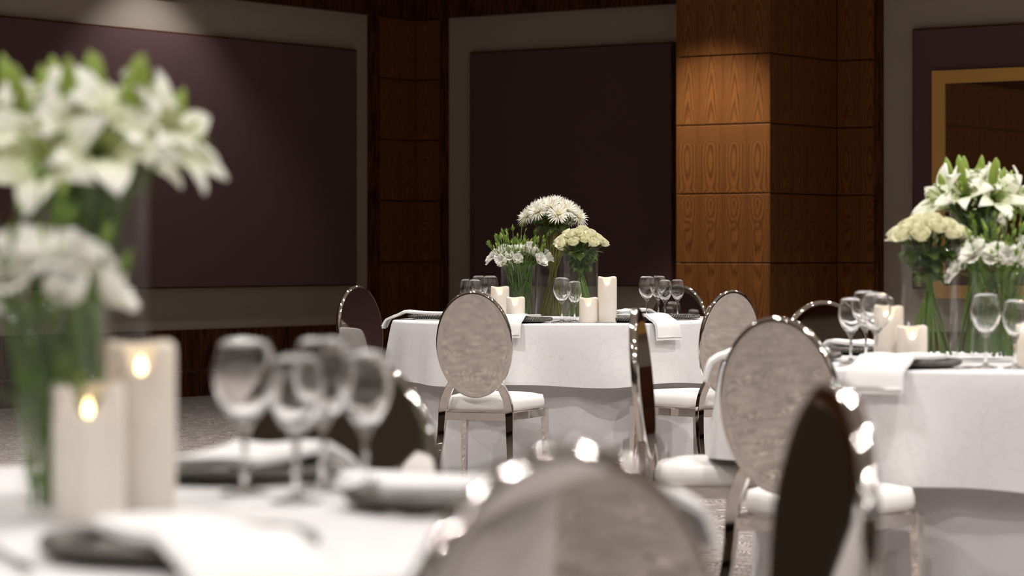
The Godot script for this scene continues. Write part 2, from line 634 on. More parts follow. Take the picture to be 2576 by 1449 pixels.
func _clad(wall: Node3D, lo: Vector3, hi: Vector3, uv0: Vector2, along_z: bool) -> void:
	# one veneered panel with softened edges; its veneer runs on from the panel below
	var s := Shape.new()
	var d := hi - lo
	var c := 0.004
	var width := d.z if along_z else d.x
	var deep := d.x if along_z else d.z
	var pts := func(u: float, v: float, k: float) -> Vector3:
		return Vector3(k, v, d.z - u) if along_z else Vector3(u, v, k)
	var q := [Vector2(0, 0), Vector2(width, 0), Vector2(width, d.y), Vector2(0, d.y)]
	var inn := [Vector2(c, c), Vector2(width - c, c), Vector2(width - c, d.y - c), Vector2(c, d.y - c)]
	for k in 4:
		var n := (k + 1) % 4
		s.group = k + 1
		s.quad(pts.call(q[k].x, q[k].y, 0.0), pts.call(q[n].x, q[n].y, 0.0), pts.call(q[n].x, q[n].y, deep - c), pts.call(q[k].x, q[k].y, deep - c), q[k] + uv0, q[n] + uv0, q[n] + uv0, q[k] + uv0)
		s.group = k + 11
		s.quad(pts.call(q[k].x, q[k].y, deep - c), pts.call(q[n].x, q[n].y, deep - c), pts.call(inn[n].x, inn[n].y, deep), pts.call(inn[k].x, inn[k].y, deep), q[k] + uv0, q[n] + uv0, inn[n] + uv0, inn[k] + uv0)
	s.group = 21
	s.quad(pts.call(inn[0].x, inn[0].y, deep), pts.call(inn[1].x, inn[1].y, deep), pts.call(inn[2].x, inn[2].y, deep), pts.call(inn[3].x, inn[3].y, deep), inn[0] + uv0, inn[1] + uv0, inn[2] + uv0, inn[3] + uv0)
	s.group = 22
	s.quad(pts.call(q[3].x, q[3].y, 0.0), pts.call(q[2].x, q[2].y, 0.0), pts.call(q[1].x, q[1].y, 0.0), pts.call(q[0].x, q[0].y, 0.0))
	part("wood_panel", s.mesh(), mats.veneer, wall, lo)


# ---------------------------------------------------------------- lamps
func downlight(x: float, z: float, energy: float, angle: float, label: String) -> void:
	var t := thing("ceiling_downlight", label, "downlight", hall(x, CEIL_Y, z), 0.0, "recessed downlights in the hall ceiling")
	if not shared.has("lamp_trim"):
		var s := Shape.new()
		s.lathe(PackedVector2Array([Vector2(0.055, 0.0), Vector2(0.085, 0.0), Vector2(0.085, -0.006), Vector2(0.06, -0.01), Vector2(0.055, -0.006), Vector2(0.055, 0.0)]), 24)
		shared.lamp_trim = s.mesh()
		s = Shape.new()
		s.lathe(PackedVector2Array([Vector2(0.0, 0.0), Vector2(0.055, 0.0), Vector2(0.055, -0.004), Vector2(0.0, -0.004)]), 24)
		shared.lamp_glow = s.mesh()
	part("trim_ring", shared.lamp_trim, mats.lamp_trim, t)
	part("lamp_lens", shared.lamp_glow, mats.lamp_glow, t)
	var l := SpotLight3D.new()
	l.name = "downlight_beam"
	t.add_child(l)
	l.position = Vector3(0, -0.03, 0)
	l.rotation.x = -PI / 2
	l.light_color = Color(1.0, 0.98, 0.965)
	l.light_energy = energy
	l.light_size = 0.05
	l.spot_range = 30.0
	l.spot_attenuation = 2.0
	l.spot_angle = angle
	l.spot_angle_attenuation = 0.5
	l.shadow_enabled = true


func build_lamps() -> void:
	var lab := "white recessed downlight in the ceiling, one of the regular grid"
	for i in 6:
		for j in 7:
			downlight(-10.2 + 2.6 * i, -14.0 + 2.6 * j, 1.6 if j == 0 and i < 2 else (2.7 if j > 3 else 4.0), [50.0, 60.0, 69.0, 69.0, 69.0, 69.0][i], lab)
	# close to the walls
	downlight(LEFT_X + 0.65, -14.75, 1.25, 48.0, "white recessed downlight close above the plum panel of the left wall")
	downlight(-10.35, -16.15, 6.0, 40.0, "white recessed downlight close in front of the walnut pillar")


# ---------------------------------------------------------------- chairs
func make_chair() -> Node3D:
	var t := thing("banquet_chair", "", "chair", Vector3.ZERO, 0.0, "mirror steel chairs with oval backs")
	# oval back, leaning away more towards its top
	var ry := 0.238
	var rx := 0.177
	var cy := 0.436 + ry
	var lean := func(h: float) -> float: return 0.082 * h + 0.012 * h * h
	var s := Shape.new()
	var segs := 72
	for side in [1.0, -1.0]:
		s.group = 1 if side > 0 else 2
		var rows := []
		for q in [[0.0, 0.0130], [0.25, 0.0130], [0.5, 0.0130], [0.7, 0.0130], [0.85, 0.0130], [0.93, 0.0130], [0.955, 0.01285], [0.97, 0.0122], [0.98, 0.0110], [0.985, 0.0098]]:
			var ring := PackedVector3Array()
			for j in segs:
				var a := TAU * j / segs
				var y: float = cos(a) * ry * q[0]
				ring.append(Vector3(sin(a) * rx * q[0], cy + y, lean.call(y + ry) + side * q[1]))
			rows.append(ring)
		if side < 0: rows.reverse()
		s.grid(rows, [], true)
	var edge := []
	for q in [[0.985, 0.0098], [1.0, 0.0085], [1.0, -0.0085], [0.985, -0.0098]]:
		var ring := PackedVector3Array()
		for j in segs:
			var a := TAU * j / segs
			var y: float = cos(a) * ry * q[0]
			ring.append(Vector3(sin(a) * rx * q[0], cy + y, lean.call(y + ry) + q[1]))
		edge.append(ring)
	s.group = 3
	s.grid(edge, [], true)
	part("backrest", s.mesh(), mats.steel, t)
	# rear legs rise past the seat to hold the oval
	for k in [-1.0, 1.0]:
		s = Shape.new()
		var ctrl := [Vector3(0.107, 0.505, 0.006), Vector3(0.128, 0.468, 0.002), Vector3(0.146, 0.425, 0.0), Vector3(0.155, 0.375, -0.001), Vector3(0.158, 0.315, 0.002), Vector3(0.162, 0.25, 0.010), Vector3(0.168, 0.185, 0.024), Vector3(0.176, 0.12, 0.045), Vector3(0.186, 0.055, 0.074), Vector3(0.196, 0.0, 0.105)]
		var path := PackedVector3Array()
		for i in ctrl.size() - 1:
			var p0: Vector3 = ctrl[maxi(i - 1, 0)]
			var p3: Vector3 = ctrl[mini(i + 2, ctrl.size() - 1)]
			for f in 3:
				var p: Vector3 = ctrl[i].cubic_interpolate(ctrl[i + 1], p0, p3, f / 3.0)
				path.append(Vector3(p.x * k, p.y, p.z))
		path.append(Vector3(ctrl[9].x * k, 0.0, ctrl[9].z))
		s.bar(path, [0.028, 0.031, 0.034, 0.036, 0.037, 0.037, 0.037, 0.037, 0.037, 0.036, 0.035, 0.034, 0.033, 0.032, 0.031, 0.030, 0.029, 0.028, 0.027], [0.022], Vector3(1, 0, 0))
		part("rear_leg", s.mesh(), mats.steel, t)
		s = Shape.new()
		s.bar(PackedVector3Array([Vector3(0.192 * k, 0.372, -0.420), Vector3(0.194 * k, 0.2, -0.424), Vector3(0.198 * k, 0.0, -0.432)]), [0.042, 0.032, 0.022], [0.026, 0.024, 0.02], Vector3(0, 0, 1))
		part("front_leg", s.mesh(), mats.steel, t)
	# rails under the seat
	s = Shape.new()
	s.bar(PackedVector3Array([Vector3(-0.150, 0.355, -0.003), Vector3(0.150, 0.355, -0.003)]), [0.036], [0.020], Vector3.UP)
	s.group = 2
	s.bar(PackedVector3Array([Vector3(-0.186, 0.355, -0.42), Vector3(0.186, 0.355, -0.42)]), [0.036], [0.020], Vector3.UP)
	for k in [-1.0, 1.0]:
		s.group += 1
		s.bar(PackedVector3Array([Vector3(0.157 * k, 0.355, -0.01), Vector3(0.192 * k, 0.355, -0.415)]), [0.036], [0.020], Vector3.UP)
	part("seat_rail", s.mesh(), mats.steel, t)
	# cushion: rounded trapezoid, domed, tucked under at its edge
	s = Shape.new()
	var rows := []
	for q in [[0.0, 0.0], [0.5, 0.0], [0.9, 0.0], [0.975, 0.006], [1.0, 0.020], [0.998, 0.036], [0.97, 0.062], [0.90, 0.064], [0.78, 0.071], [0.6, 0.075], [0.4, 0.077], [0.2, 0.078], [0.0, 0.0785]]:
		var ring := PackedVector3Array()
		for j in 56:
			var a := TAU * j / 56
			var cx := signf(cos(a)) * pow(absf(cos(a)), 0.42)
			var cz := signf(sin(a)) * pow(absf(sin(a)), 0.42)
			var z: float = -0.238 + cz * 0.212 * q[0]
			var half := lerpf(0.158, 0.218, clampf((-0.02 - z) / 0.43, 0.0, 1.0))
			ring.append(Vector3(cx * half * q[0], 0.374 + q[1], z))
		rows.append(ring)
	s.grid(rows, [], true)
	part("seat_cushion", s.mesh(), mats.leather, t)
	return t


func build_chairs() -> void:
	# x, depth, facing x, facing depth, label
	var list := [
		[-0.160, 12.10, 0.30, 0.955, "oval backed steel chair in sharp focus before the white table with chrysanthemums"],
		[0.972, 12.40, -0.60, 0.80, "oval backed steel chair at the chrysanthemum table, its back mirroring swirled carpet"],
		[0.858, 14.20, -0.57, -0.82, "steel chair behind the wine glasses at the far side of the chrysanthemum table"],
		[-0.765, 14.00, 0.80, -0.60, "leftmost steel chair at the chrysanthemum table, mirroring its white cloth"],
		[0.425, 8.45, 0.985, -0.17, "steel chair seen edge-on, its white seat reaching under the table with roses"],
		[0.722, 7.24, 0.54, 0.84, "large oval steel chair back overlapping the table with lilies and roses"],
		[1.108, 9.60, 0.24, -0.97, "steel chair behind the glasses and candles of the lily and rose table"],
		[0.382, 3.55, -0.97, -0.236, "dark mirroring steel chair close to the viewer with bright glints along its edge"],
		[0.030, 2.42, -0.50, 0.866, "nearest steel chair, blurred beige oval at the bottom of the picture"],
		[-0.294, 4.62, -0.24, -0.97, "blurred steel chair across the nearest table, mirroring flowers behind its wine glasses"],
	]
	var proto := make_chair()
	for i in list.size():
		var a: Array = list[i]
		var o := proto if i == 0 else copy(proto, a[4])
		o.set_meta("label", a[4])
		o.position = Vector3(a[0], 0, -a[1])
		o.rotation.y = atan2(-a[2], a[3])


# ---------------------------------------------------------------- tables
func cloth_mesh(top: float, r: float, hem: Callable, flare: float, folds: float, seed_: int, thick: float, pushed: Array = []) -> ArrayMesh:
	var segs := 180
	var s := Shape.new()
	var ph := []
	var lr := RandomNumberGenerator.new()
	lr.seed = seed_
	for i in 6: ph.append(lr.randf() * TAU)
	var skins := []
	var uvs := []
	for skin in 2:
		var off := 0.0 if skin == 0 else -thick
		var rows := []
		var ruv := []
		for f in [0.0, 0.5, 0.95]:
			var ring := PackedVector3Array()
			var u := PackedVector2Array()
			for j in segs + 1:
				var a := TAU * j / segs
				if j < segs: ring.append(Vector3(sin(a) * r * f, top + off, cos(a) * r * f))
				u.append(Vector2(sin(a) * r * f, cos(a) * r * f))
			rows.append(ring)
			ruv.append(u)
		for k in 25:
			var f := k / 24.0
			var ring := PackedVector3Array()
			var u := PackedVector2Array()
			for j in segs + 1:
				var a := TAU * j / segs
				var low: float = hem.call(a)
				var y := top
				var out := 0.0
				if k <= 4:
					var b := k / 4.0 * PI / 2
					y = top - 0.012 * (1.0 - cos(b))
					out = -0.012 * (1.0 - sin(b))
				else:
					y = lerpf(top - 0.012, low, (f - 4.0 / 24.0) / (20.0 / 24.0))
				var g := clampf((top - 0.012 - y) / 0.7, 0.0, 1.0)
				var wave := sin(a * 9.0 + ph[0] + 1.3 * sin(a * 2.0 + ph[1])) + 0.6 * sin(a * 15.0 + ph[2] + sin(a * 3.0 + ph[3])) + 0.35 * sin(a * 23.0 + ph[4])
				var rr := r + out + off + flare * pow(g, 0.7) + folds * wave * (smoothstep(0.02, 0.45, g) if flare < 0.05 else smoothstep(0.0, 0.45, g))
				for q in pushed:   # where a tucked-in seat pushes the cloth inwards
					var away := absf(wrapf(a - q[0], -PI, PI))
					rr = lerpf(rr, minf(rr, q[1] + off), (1.0 - smoothstep(q[2], q[2] + 0.22, away)) * smoothstep(0.24, 0.30, top - y))
				if j < segs: ring.append(Vector3(sin(a) * rr, y, cos(a) * rr))
				u.append(Vector2(a * r, top - y + r))
			rows.append(ring)
			ruv.append(u)
		skins.append(rows)
		uvs.append(ruv)
	s.group = 1
	s.grid(skins[0], uvs[0], true)
	s.group = 2
	skins[1].reverse()
	uvs[1].reverse()
	s.grid(skins[1], uvs[1], true)
	s.group = 3
	s.grid([skins[0][27], skins[1][0]], [uvs[0][27], uvs[1][0]], true)
	return s.mesh()


func build_table(at: Vector3, seed_: int, hem_y: float, hem_tilt: float, hem_dir: float, where: String, pushed: Array) -> void:
	var under := MeshInstance3D.new()
	under.name = numbered("floor_length_tablecloth")
	under.mesh = cloth_mesh(TABLE_Y - 0.003, TABLE_R - 0.060, func(_a: float) -> float: return 0.004, 0.030, 0.022, seed_, 0.003, pushed)
	under.material_override = mats.damask
	add_child(under)
	under.position = at
	tag(under, "white damask cloth falling to the carpet under " + where, "tablecloth", "floor length tablecloths")
	var over := MeshInstance3D.new()
	over.name = numbered("tablecloth_overlay")
	over.mesh = cloth_mesh(TABLE_Y, TABLE_R, func(a: float) -> float: return hem_y + hem_tilt * cos(a - hem_dir) + 0.008 * sin(a * 7.0 + seed_), 0.070, 0.016, seed_ + 50, 0.0025)
	over.material_override = mats.damask
	add_child(over)
	over.position = at
	tag(over, "short white damask overlay cloth on " + where, "tablecloth", "short overlay tablecloths")


# ---------------------------------------------------------------- things on the tables
func glass_mesh(h: float, bowl: float, rim: float) -> ArrayMesh:
	var s := Shape.new()
	var y0 := h * 0.44
	var p := PackedVector2Array([Vector2(0.0, 0.0), Vector2(0.033, 0.0), Vector2(0.0345, 0.0012), Vector2(0.033, 0.0022), Vector2(0.018, 0.0045), Vector2(0.008, 0.009), Vector2(0.0045, 0.018), Vector2(0.0038, 0.04), Vector2(0.0038, y0 - 0.02), Vector2(0.0055, y0 - 0.006), Vector2(0.012, y0 + 0.002)])
	var outer := []
	for k in 15:
		var f := k / 14.0
		var a := lerpf(0.30, 2.35, f)
		var r := bowl * sin(minf(a, PI / 2)) if a < PI / 2 else lerpf(rim, bowl, pow(cos((a - PI / 2) / (2.35 - PI / 2) * PI / 2), 1.2))
		var y := lerpf(y0 + 0.006, h, pow(f, 1.25))
		outer.append(Vector2(r, y))
	for q in outer: p.append(q)
	p.append(Vector2(rim - 0.0006, h + 0.0004))
	outer.reverse()
	for q in outer:
		var low := clampf(1.0 - (q.y - y0) / (h - y0), 0.0, 1.0)
		p.append(Vector2(maxf(q.x - 0.0012 - 0.0030 * low * low, 0.0), q.y + 0.0050 * pow(low, 4.0)))
	p.append(Vector2(0.0, y0 + 0.0105))
	s.lathe(p, 40)
	return s.mesh()


func build_glasses() -> void:
	var big := glass_mesh(0.212, 0.0435, 0.034)
	var small := glass_mesh(0.195, 0.0365, 0.029)
	var list := [
		# middle table
		[-0.230, 13.80, 1, "wine glass farthest to the side in the cluster left of the lisianthus"], [-0.186, 13.66, 1, "small wine glass in front in the cluster left of the lisianthus"],
		[-0.166, 13.93, 0, "tall wine glass in the middle of the cluster left of the lisianthus"], [-0.110, 13.82, 0, "tall wine glass of the left cluster, closest to the lisianthus"],
		[0.237, 12.95, 0, "tall wine glass standing before the chrysanthemum stems"], [0.296, 12.90, 1, "small wine glass standing before the rose vase, beside a taller one"],
		[0.674, 13.62, 0, "tall wine glass nearest the tallest candle in the cluster before the far chair"], [0.745, 13.88, 0, "tall wine glass behind, second in the cluster before the far chair"],
		[0.757, 13.50, 1, "small wine glass in front in the cluster before the far chair"], [0.835, 13.76, 1, "small wine glass at the outer end of the cluster before the far chair"],
		# right table
		[1.010, 8.13, 1, "small wine glass partly hidden by the large oval chair back"], [1.071, 8.02, 0, "tall wine glass between two small ones above the large oval chair back"],
		[1.146, 8.40, 1, "small wine glass behind two taller ones on the lily and rose table"], [1.090, 8.40, 0, "tall wine glass closest to the candles on the lily and rose table"],
		[1.355, 7.80, 0, "tall wine glass before the lisianthus on the table with lilies and roses"], [1.430, 7.75, 1, "small wine glass before the lisianthus, at the picture edge"],
		# near table
		[-0.365, 3.72, 0, "blurred wine glass beside the tall candle on the nearest table"], [-0.262, 3.78, 0, "blurred wine glass between two others on the nearest table"],
		[-0.200, 3.72, 1, "blurred wine glass farthest from the candles on the nearest table"], [-0.285, 3.60, 1, "small blurred wine glass in front of the others on the nearest table"],
	]
	for a in list:
		var o := MeshInstance3D.new()
		o.name = numbered("wine_glass")
		o.mesh = big if a[2] == 0 else small
		o.material_override = mats.crystal
		add_child(o)
		o.position = Vector3(a[0], TABLE_Y + 0.0015, -a[1])
		tag(o, a[3], "wine glass", "empty wine glasses on the tables")


func candle(x: float, d: float, h: float, label: String) -> void:
	var key := "candle%d" % int(h * 1000)
	var r := 0.0445
	if not shared.has(key):
		var s := Shape.new()
		var segs := 56
		var top := func(a: float) -> float:
			var w := wrapf(a, -PI, PI)
			return h - 0.040 * exp(-pow(absf(w) / 0.42, 4.0)) + 0.0022 * sin(3.0 * a + 1.0)
		var rows := []
		for q in [[0.0, 0.0, 0], [r * 0.97, 0.0, 0], [r, 0.003, 0], [r, 0.3, 1], [r, 0.7, 1], [r, 0.95, 1], [r - 0.0015, 0.99, 1], [r - 0.0035, 1.0, 1], [r - 0.0055, 0.99, 1], [r - 0.0065, 0.95, 1], [r - 0.008, 0.0, 2], [0.006, -0.003, 2], [0.0, -0.003, 2]]:
			var ring := PackedVector3Array()
			for j in segs:
				var a := TAU * j / segs
				var ty: float = top.call(a)
				var y: float = q[1]
				if q[2] == 1: y = q[1] * ty
				if q[2] == 2: y = h - 0.050 + q[1]
				ring.append(Vector3(sin(a) * q[0], y, cos(a) * q[0]))
			rows.append(ring)
		s.grid(rows, [], true)
		shared[key] = s.mesh()
	if not shared.has("flame"):
		var s := Shape.new()
		s.lathe(PackedVector2Array([Vector2(0.0, 0.0), Vector2(0.0035, 0.002), Vector2(0.0055, 0.007), Vector2(0.0048, 0.013), Vector2(0.0025, 0.019), Vector2(0.0, 0.024)]), 14)
		shared.flame = s.mesh()
	var t := thing("pillar_candle", label, "candle", Vector3(x, TABLE_Y + 0.001, -d), -atan2(x, d), "ivory pillar candles on the tables")
	part("wax_body", shared[key], mats.wax, t)
	part("candle_flame", shared.flame, mats.flame, t, Vector3(0, h - 0.0405, 0.010))
	var l := OmniLight3D.new()
	l.name = "candle_light"
	t.add_child(l)
	l.position = Vector3(0, h - 0.030, 0.010)
	l.light_color = Color(1.0, 0.80, 0.52)
	l.light_energy = 0.0005
	l.light_size = 0.005
	l.omni_range = 30.0
	l.omni_attenuation = 2.0
	l.shadow_enabled = true


func build_candles() -> void:
	candle(0.450, 12.87, 0.216, "tallest lit ivory candle, beside the rose vase")
	candle(0.362, 12.87, 0.118, "short lit ivory candle before the rose vase, beside the tallest candle")
	candle(-0.058, 13.18, 0.166, "lit ivory candle beside the lisianthus vase, partly behind a shorter one")
	candle(0.017, 13.00, 0.118, "short lit ivory candle before the lisianthus vase near the sharp oval chair")
	candle(1.133, 8.20, 0.168, "taller lit ivory candle before the rose vase of the lily table")
	candle(1.189, 8.10, 0.112, "shorter lit ivory candle before the rose vase of the lily table")
	candle(1.515, 7.95, 0.104, "lit ivory candle cut by the picture edge on the lily table")
	candle(-0.476, 3.50, 0.214, "taller blurred lit candle on the nearest table")
	candle(-0.522, 3.36, 0.168, "shorter blurred lit candle on the nearest table")


func charger_mesh() -> Array:
	var s := Shape.new()
	s.lathe(PackedVector2Array([Vector2(0.0, 0.004), Vector2(0.09, 0.004), Vector2(0.12, 0.007), Vector2(0.146, 0.018), Vector2(0.149, 0.018), Vector2(0.122, 0.004), Vector2(0.09, 0.0), Vector2(0.0, 0.0)]), 56)
	var body := s.mesh()
	# braided strands worked round the rim
	s = Shape.new()
	for k in 3:
		var path := PackedVector3Array()
		var n := 150
		for i in n + 1:
			var a := TAU * i / n
			var tw := a * 24.0 + k * TAU / 3.0
			var rr := 0.140 + 0.009 * cos(tw) 
			path.append(Vector3(sin(a) * rr, 0.0155 + 0.0065 * sin(tw) + 0.2 * (rr - 0.140), cos(a) * rr))
		s.group = k + 1
		s.tube(path, [0.0042], 5, false)
	return [body, s.mesh()]


func napkin_mesh(reach: float, drop: float, half: float, seed_: int) -> ArrayMesh:
	# a folded cloth lying across the charger, over the table edge and down
	var lr := RandomNumberGenerator.new()
	lr.seed = seed_
	var p0 := lr.randf() * TAU
	var path := [Vector2(-0.11, 0.0275), Vector2(-0.05, 0.0265), Vector2(0.0, 0.0265), Vector2(0.06, 0.028), Vector2(0.11, 0.031), Vector2(0.145, 0.0345), Vector2(0.17, 0.032), Vector2(reach - 0.02, 0.016), Vector2(reach + 0.004, 0.0075)]
	for k in 6:
		var f := (k + 1) / 6.0
		path.append(Vector2(reach + 0.013 + 0.030 * sqrt(f) , 0.005 - drop * f))
	var s := Shape.new()
	for layer in 2:
		var skins := []
		var dy := 0.0055 * layer
		var short := layer * 0.012
		for skin in 2:
			var rows := []
			for i in path.size():
				var a: Vector2 = path[i]
				var b: Vector2 = path[mini(i + 1, path.size() - 1)]
				var c: Vector2 = path[maxi(i - 1, 0)]
				var d := (b - c).normalized()
				var nrm := Vector2(-d.y, d.x)
				var f := float(i) / (path.size() - 1)
				var q := a + nrm * (dy + 0.0045 * skin) - d * (short if i == path.size() - 1 else 0.0)
				var row := PackedVector3Array()
				for j in 13:
					var u := j / 6.0 - 1.0
					var w := half * (0.92 + 0.14 * f) - 0.004 * layer
					var wave := 0.0035 * sin(u * 3.0 + p0 + f * 2.0) * (0.4 + f)
					if absf(u) > 0.99: wave -= 0.0008
					row.append(Vector3(u * w + 0.006 * f * sin(p0), q.y + wave * absf(nrm.y), q.x + wave * absf(nrm.x)))
				rows.append(row)
			skins.append(rows)
		s.group = layer * 10 + 1
		s.grid(skins[1])
		s.group = layer * 10 + 1
		var rev := []
		for row in skins[0]:
			var x: PackedVector3Array = row.duplicate()
			x.reverse()
			rev.append(x)
		s.grid(rev)
		# edges
		s.group = layer * 10 + 2
		var m := path.size() - 1
		for i in m:
			s.quad(skins[0][i][0], skins[0][i + 1][0], skins[1][i + 1][0], skins[1][i][0])
			s.quad(skins[1][i][12], skins[1][i + 1][12], skins[0][i + 1][12], skins[0][i][12])
		for j in 12:
			s.quad(skins[0][m][j], skins[0][m][j + 1], skins[1][m][j + 1], skins[1][m][j])
			s.quad(skins[1][0][j], skins[1][0][j + 1], skins[0][0][j + 1], skins[0][0][j])
	return s.mesh()


func cutlery() -> void:
	# shapes lie along -z with the handle end at the origin
	var s := Shape.new()
	s.bar(PackedVector3Array([Vector3(0, 0.003, 0), Vector3(0, 0.004, -0.04), Vector3(0, 0.006, -0.09), Vector3(0, 0.008, -0.125), Vector3(0, 0.006, -0.145), Vector3(0, 0.005, -0.155)]), [0.013, 0.012, 0.008, 0.007, 0.018, 0.024], [0.003], Vector3.RIGHT, 0.001)
	for k in 4:
		s.group += 1
		var x := -0.0098 + 0.0065 * k
		s.bar(PackedVector3Array([Vector3(x, 0.005, -0.153), Vector3(x, 0.006, -0.175), Vector3(x, 0.011, -0.200)]), [0.0036, 0.0034, 0.002], [0.002], Vector3.RIGHT, 0.0006)
	shared.fork = s.mesh()
	s = Shape.new()
	s.bar(PackedVector3Array([Vector3(0, 0.004, 0), Vector3(0, 0.004, -0.05), Vector3(0, 0.004, -0.10), Vector3(0, 0.003, -0.115), Vector3(0.001, 0.0025, -0.16), Vector3(0.002, 0.0025, -0.20), Vector3(0.004, 0.0025, -0.225)]), [0.014, 0.013, 0.012, 0.018, 0.021, 0.018, 0.004], [0.007, 0.007, 0.006, 0.003, 0.002, 0.002, 0.001], Vector3.RIGHT, 0.001)
	shared.knife = s.mesh()
	s = Shape.new()
	s.bar(PackedVector3Array([Vector3(0, 0.003, 0), Vector3(0, 0.005, -0.05), Vector3(0, 0.008, -0.10), Vector3(0, 0.006, -0.135)]), [0.013, 0.011, 0.008, 0.007], [0.003], Vector3.RIGHT, 0.001)
	s.group = 9
	var rows := []
	for k in 7:
		var f := k / 6.0
		var ring := PackedVector3Array()
		for j in 20:
			var a := TAU * j / 20
			ring.append(Vector3(sin(a) * 0.02 * f, 0.0012 + 0.0075 * f * f, -0.16 - cos(a) * 0.029 * f))
		rows.append(ring)
	for k in 7:
		var f := 1.0 - k / 6.0
		var ring := PackedVector3Array()
		for j in 20:
			var a := TAU * j / 20
			ring.append(Vector3(sin(a) * 0.02 * f, 0.0028 + 0.0075 * f * f, -0.16 - cos(a) * 0.029 * f))
		rows.append(ring)
	s.grid(rows, [], true)
	shared.spoon = s.mesh()


func setting(center: Vector3, phi: float, radius: float, where: String, drop: float, pieces: String, half := 0.078, with_napkin := true) -> void:
	# a place setting at the angle phi round the table, measured from the viewer's side
	if not shared.has("charger"):
		var a := charger_mesh()
		shared.charger = a[0]
		shared.braid = a[1]
		cutlery()
	var out := Vector3(sin(phi), 0, cos(phi))
	var at := center + out * radius + Vector3.UP * (TABLE_Y + 0.001)
	var t := thing("charger_plate", "woven grey charger plate " + where, "charger plate", at, phi, "woven charger plates")
	part("plate_body", shared.charger, mats.woven, t)
	part("braided_rim", shared.braid, mats.woven, t)
	if with_napkin:
		var n := MeshInstance3D.new()
		n.name = numbered("napkin")
		n.mesh = napkin_mesh(TABLE_R - radius, drop, half, int(phi * 100) + 7)
		n.material_override = mats.napkin
		add_child(n)
		n.position = at
		n.rotation.y = phi
		tag(n, "folded white napkin " + where, "napkin", "folded white napkins")
	var names := {"f": "fork", "k": "knife", "s": "spoon"}
	var lefts := 0
	var rights := 0
	for ch in pieces:
		var off := 0.0
		if ch == "f":
			off = -0.185 - 0.036 * lefts
			lefts += 1
		else:
			off = 0.18 + 0.034 * rights
			rights += 1
		var o := MeshInstance3D.new()
		o.name = numbered(names[ch])
		o.mesh = shared[names[ch]]
		o.material_override = mats.silver
		add_child(o)
		var side := Vector3(cos(phi), 0, -sin(phi))
		var p := center + out * (radius + 0.085) + side * off + Vector3.UP * (TABLE_Y + 0.001)
		var flat := Vector2(p.x - center.x, p.z - center.z)
		if flat.length() > TABLE_R - 0.02: p -= out * (flat.length() - TABLE_R + 0.02)
		o.position = p
		o.rotation.y = phi
		var nth := ""
		if ch == "f": nth = ["inner ", "outer ", "outermost "][lefts - 1]
		tag(o, nth + "silver " + names[ch] + " of the setting " + where, names[ch], "silver cutlery at the place settings")


# ---------------------------------------------------------------- vases and flowers
func vase(x: float, d: float, h: float, water: float, label: String) -> Vector3:
	var key := "vase%d" % int(h * 1000)
	if not shared.has(key):
		var s := Shape.new()
		s.lathe(PackedVector2Array([Vector2(0.0, 0.0), Vector2(0.086, 0.0), Vector2(0.088, 0.002), Vector2(0.088, h - 0.001), Vector2(0.087, h), Vector2(0.085, h), Vector2(0.084, h - 0.001), Vector2(0.084, 0.014), Vector2(0.081, 0.011), Vector2(0.0, 0.011)]), 64)
		shared[key] = s.mesh()
		s = Shape.new()
		s.lathe(PackedVector2Array([Vector2(0.0, 0.0115), Vector2(0.0805, 0.0115), Vector2(0.0835, 0.0145), Vector2(0.0835, water), Vector2(0.0, water)]), 64)
		shared[key + "w"] = s.mesh()
	var at := Vector3(x, TABLE_Y + 0.001, -d)
	var t := thing("glass_vase", label, "vase", at, 0.0, "clear cylinder vases on the tables")
	part("vase_wall", shared[key], mats.vase_glass, t)
	var wt := part("vase_water", shared[key + "w"], mats.water, t)
	wt.set_meta("label", "clear water standing in the vase")
	return at


func stem_path(foot: Vector3, neck: Vector3, head: Vector3, axis: Vector3, length_in: float, steps := 9) -> PackedVector3Array:
	# foot -> neck (inside the vase) -> head, arriving along axis
	var pts := PackedVector3Array()
	for i in steps + 1:
		var f := float(i) / steps
		var a := foot.lerp(neck, minf(f / 0.6, 1.0))
		if f <= 0.6:
			var g := f / 0.6
			pts.append(foot.lerp(neck, g) + (neck - foot).cross(Vector3.UP).normalized() * 0.006 * sin(g * PI))
		else:
			var g := (f - 0.6) / 0.4
			var c0 := neck + (neck - foot).normalized() * (head - neck).length() * 0.4
			var c1 := head - axis * length_in
			pts.append(neck.bezier_interpolate(c0, c1, head, g))
	return pts


func rose_meshes() -> void:
	for k in 3:
		var s := Shape.new()
		s.pen = Color.WHITE
		var a := k * 0.8
		var c0 := Color(0.93, 0.95, 0.78)
		var c1 := Color(1.0, 1.0, 0.97)
		for layer in [[5, 0.0045, 0.038, 0.014, 0.20, 0.02, 0.5], [5, 0.009, 0.040, 0.019, 0.34, 0.10, 0.42], [6, 0.0125, 0.040, 0.021, 0.50, 0.20, 0.36], [6, 0.014, 0.038, 0.023, 0.72, 0.50 + 0.2 * k, 0.3]]:
			for i in layer[0]:
				s.petal(a + TAU * i / layer[0], layer[1] * 0.5, 0.0, layer[2], layer[3], layer[4] + 0.25, layer[5], layer[6], 1.0, 4, 5, 0.002, c0, c1)
			a += 0.55
		shared["rose%d" % k] = s.mesh(false)
	var s := Shape.new()
	for i in 5: s.petal(TAU * i / 5, 0.003, -0.003, 0.022, 0.0045, 1.2, 0.6, 0.1, 0.5, 2, 4)
	s.lathe(PackedVector2Array([Vector2(0.0, -0.012), Vector2(0.004, -0.010), Vector2(0.007, -0.003), Vector2(0.005, 0.004), Vector2(0.0, 0.005)]), 10)
	shared.sepals = s.mesh(false)


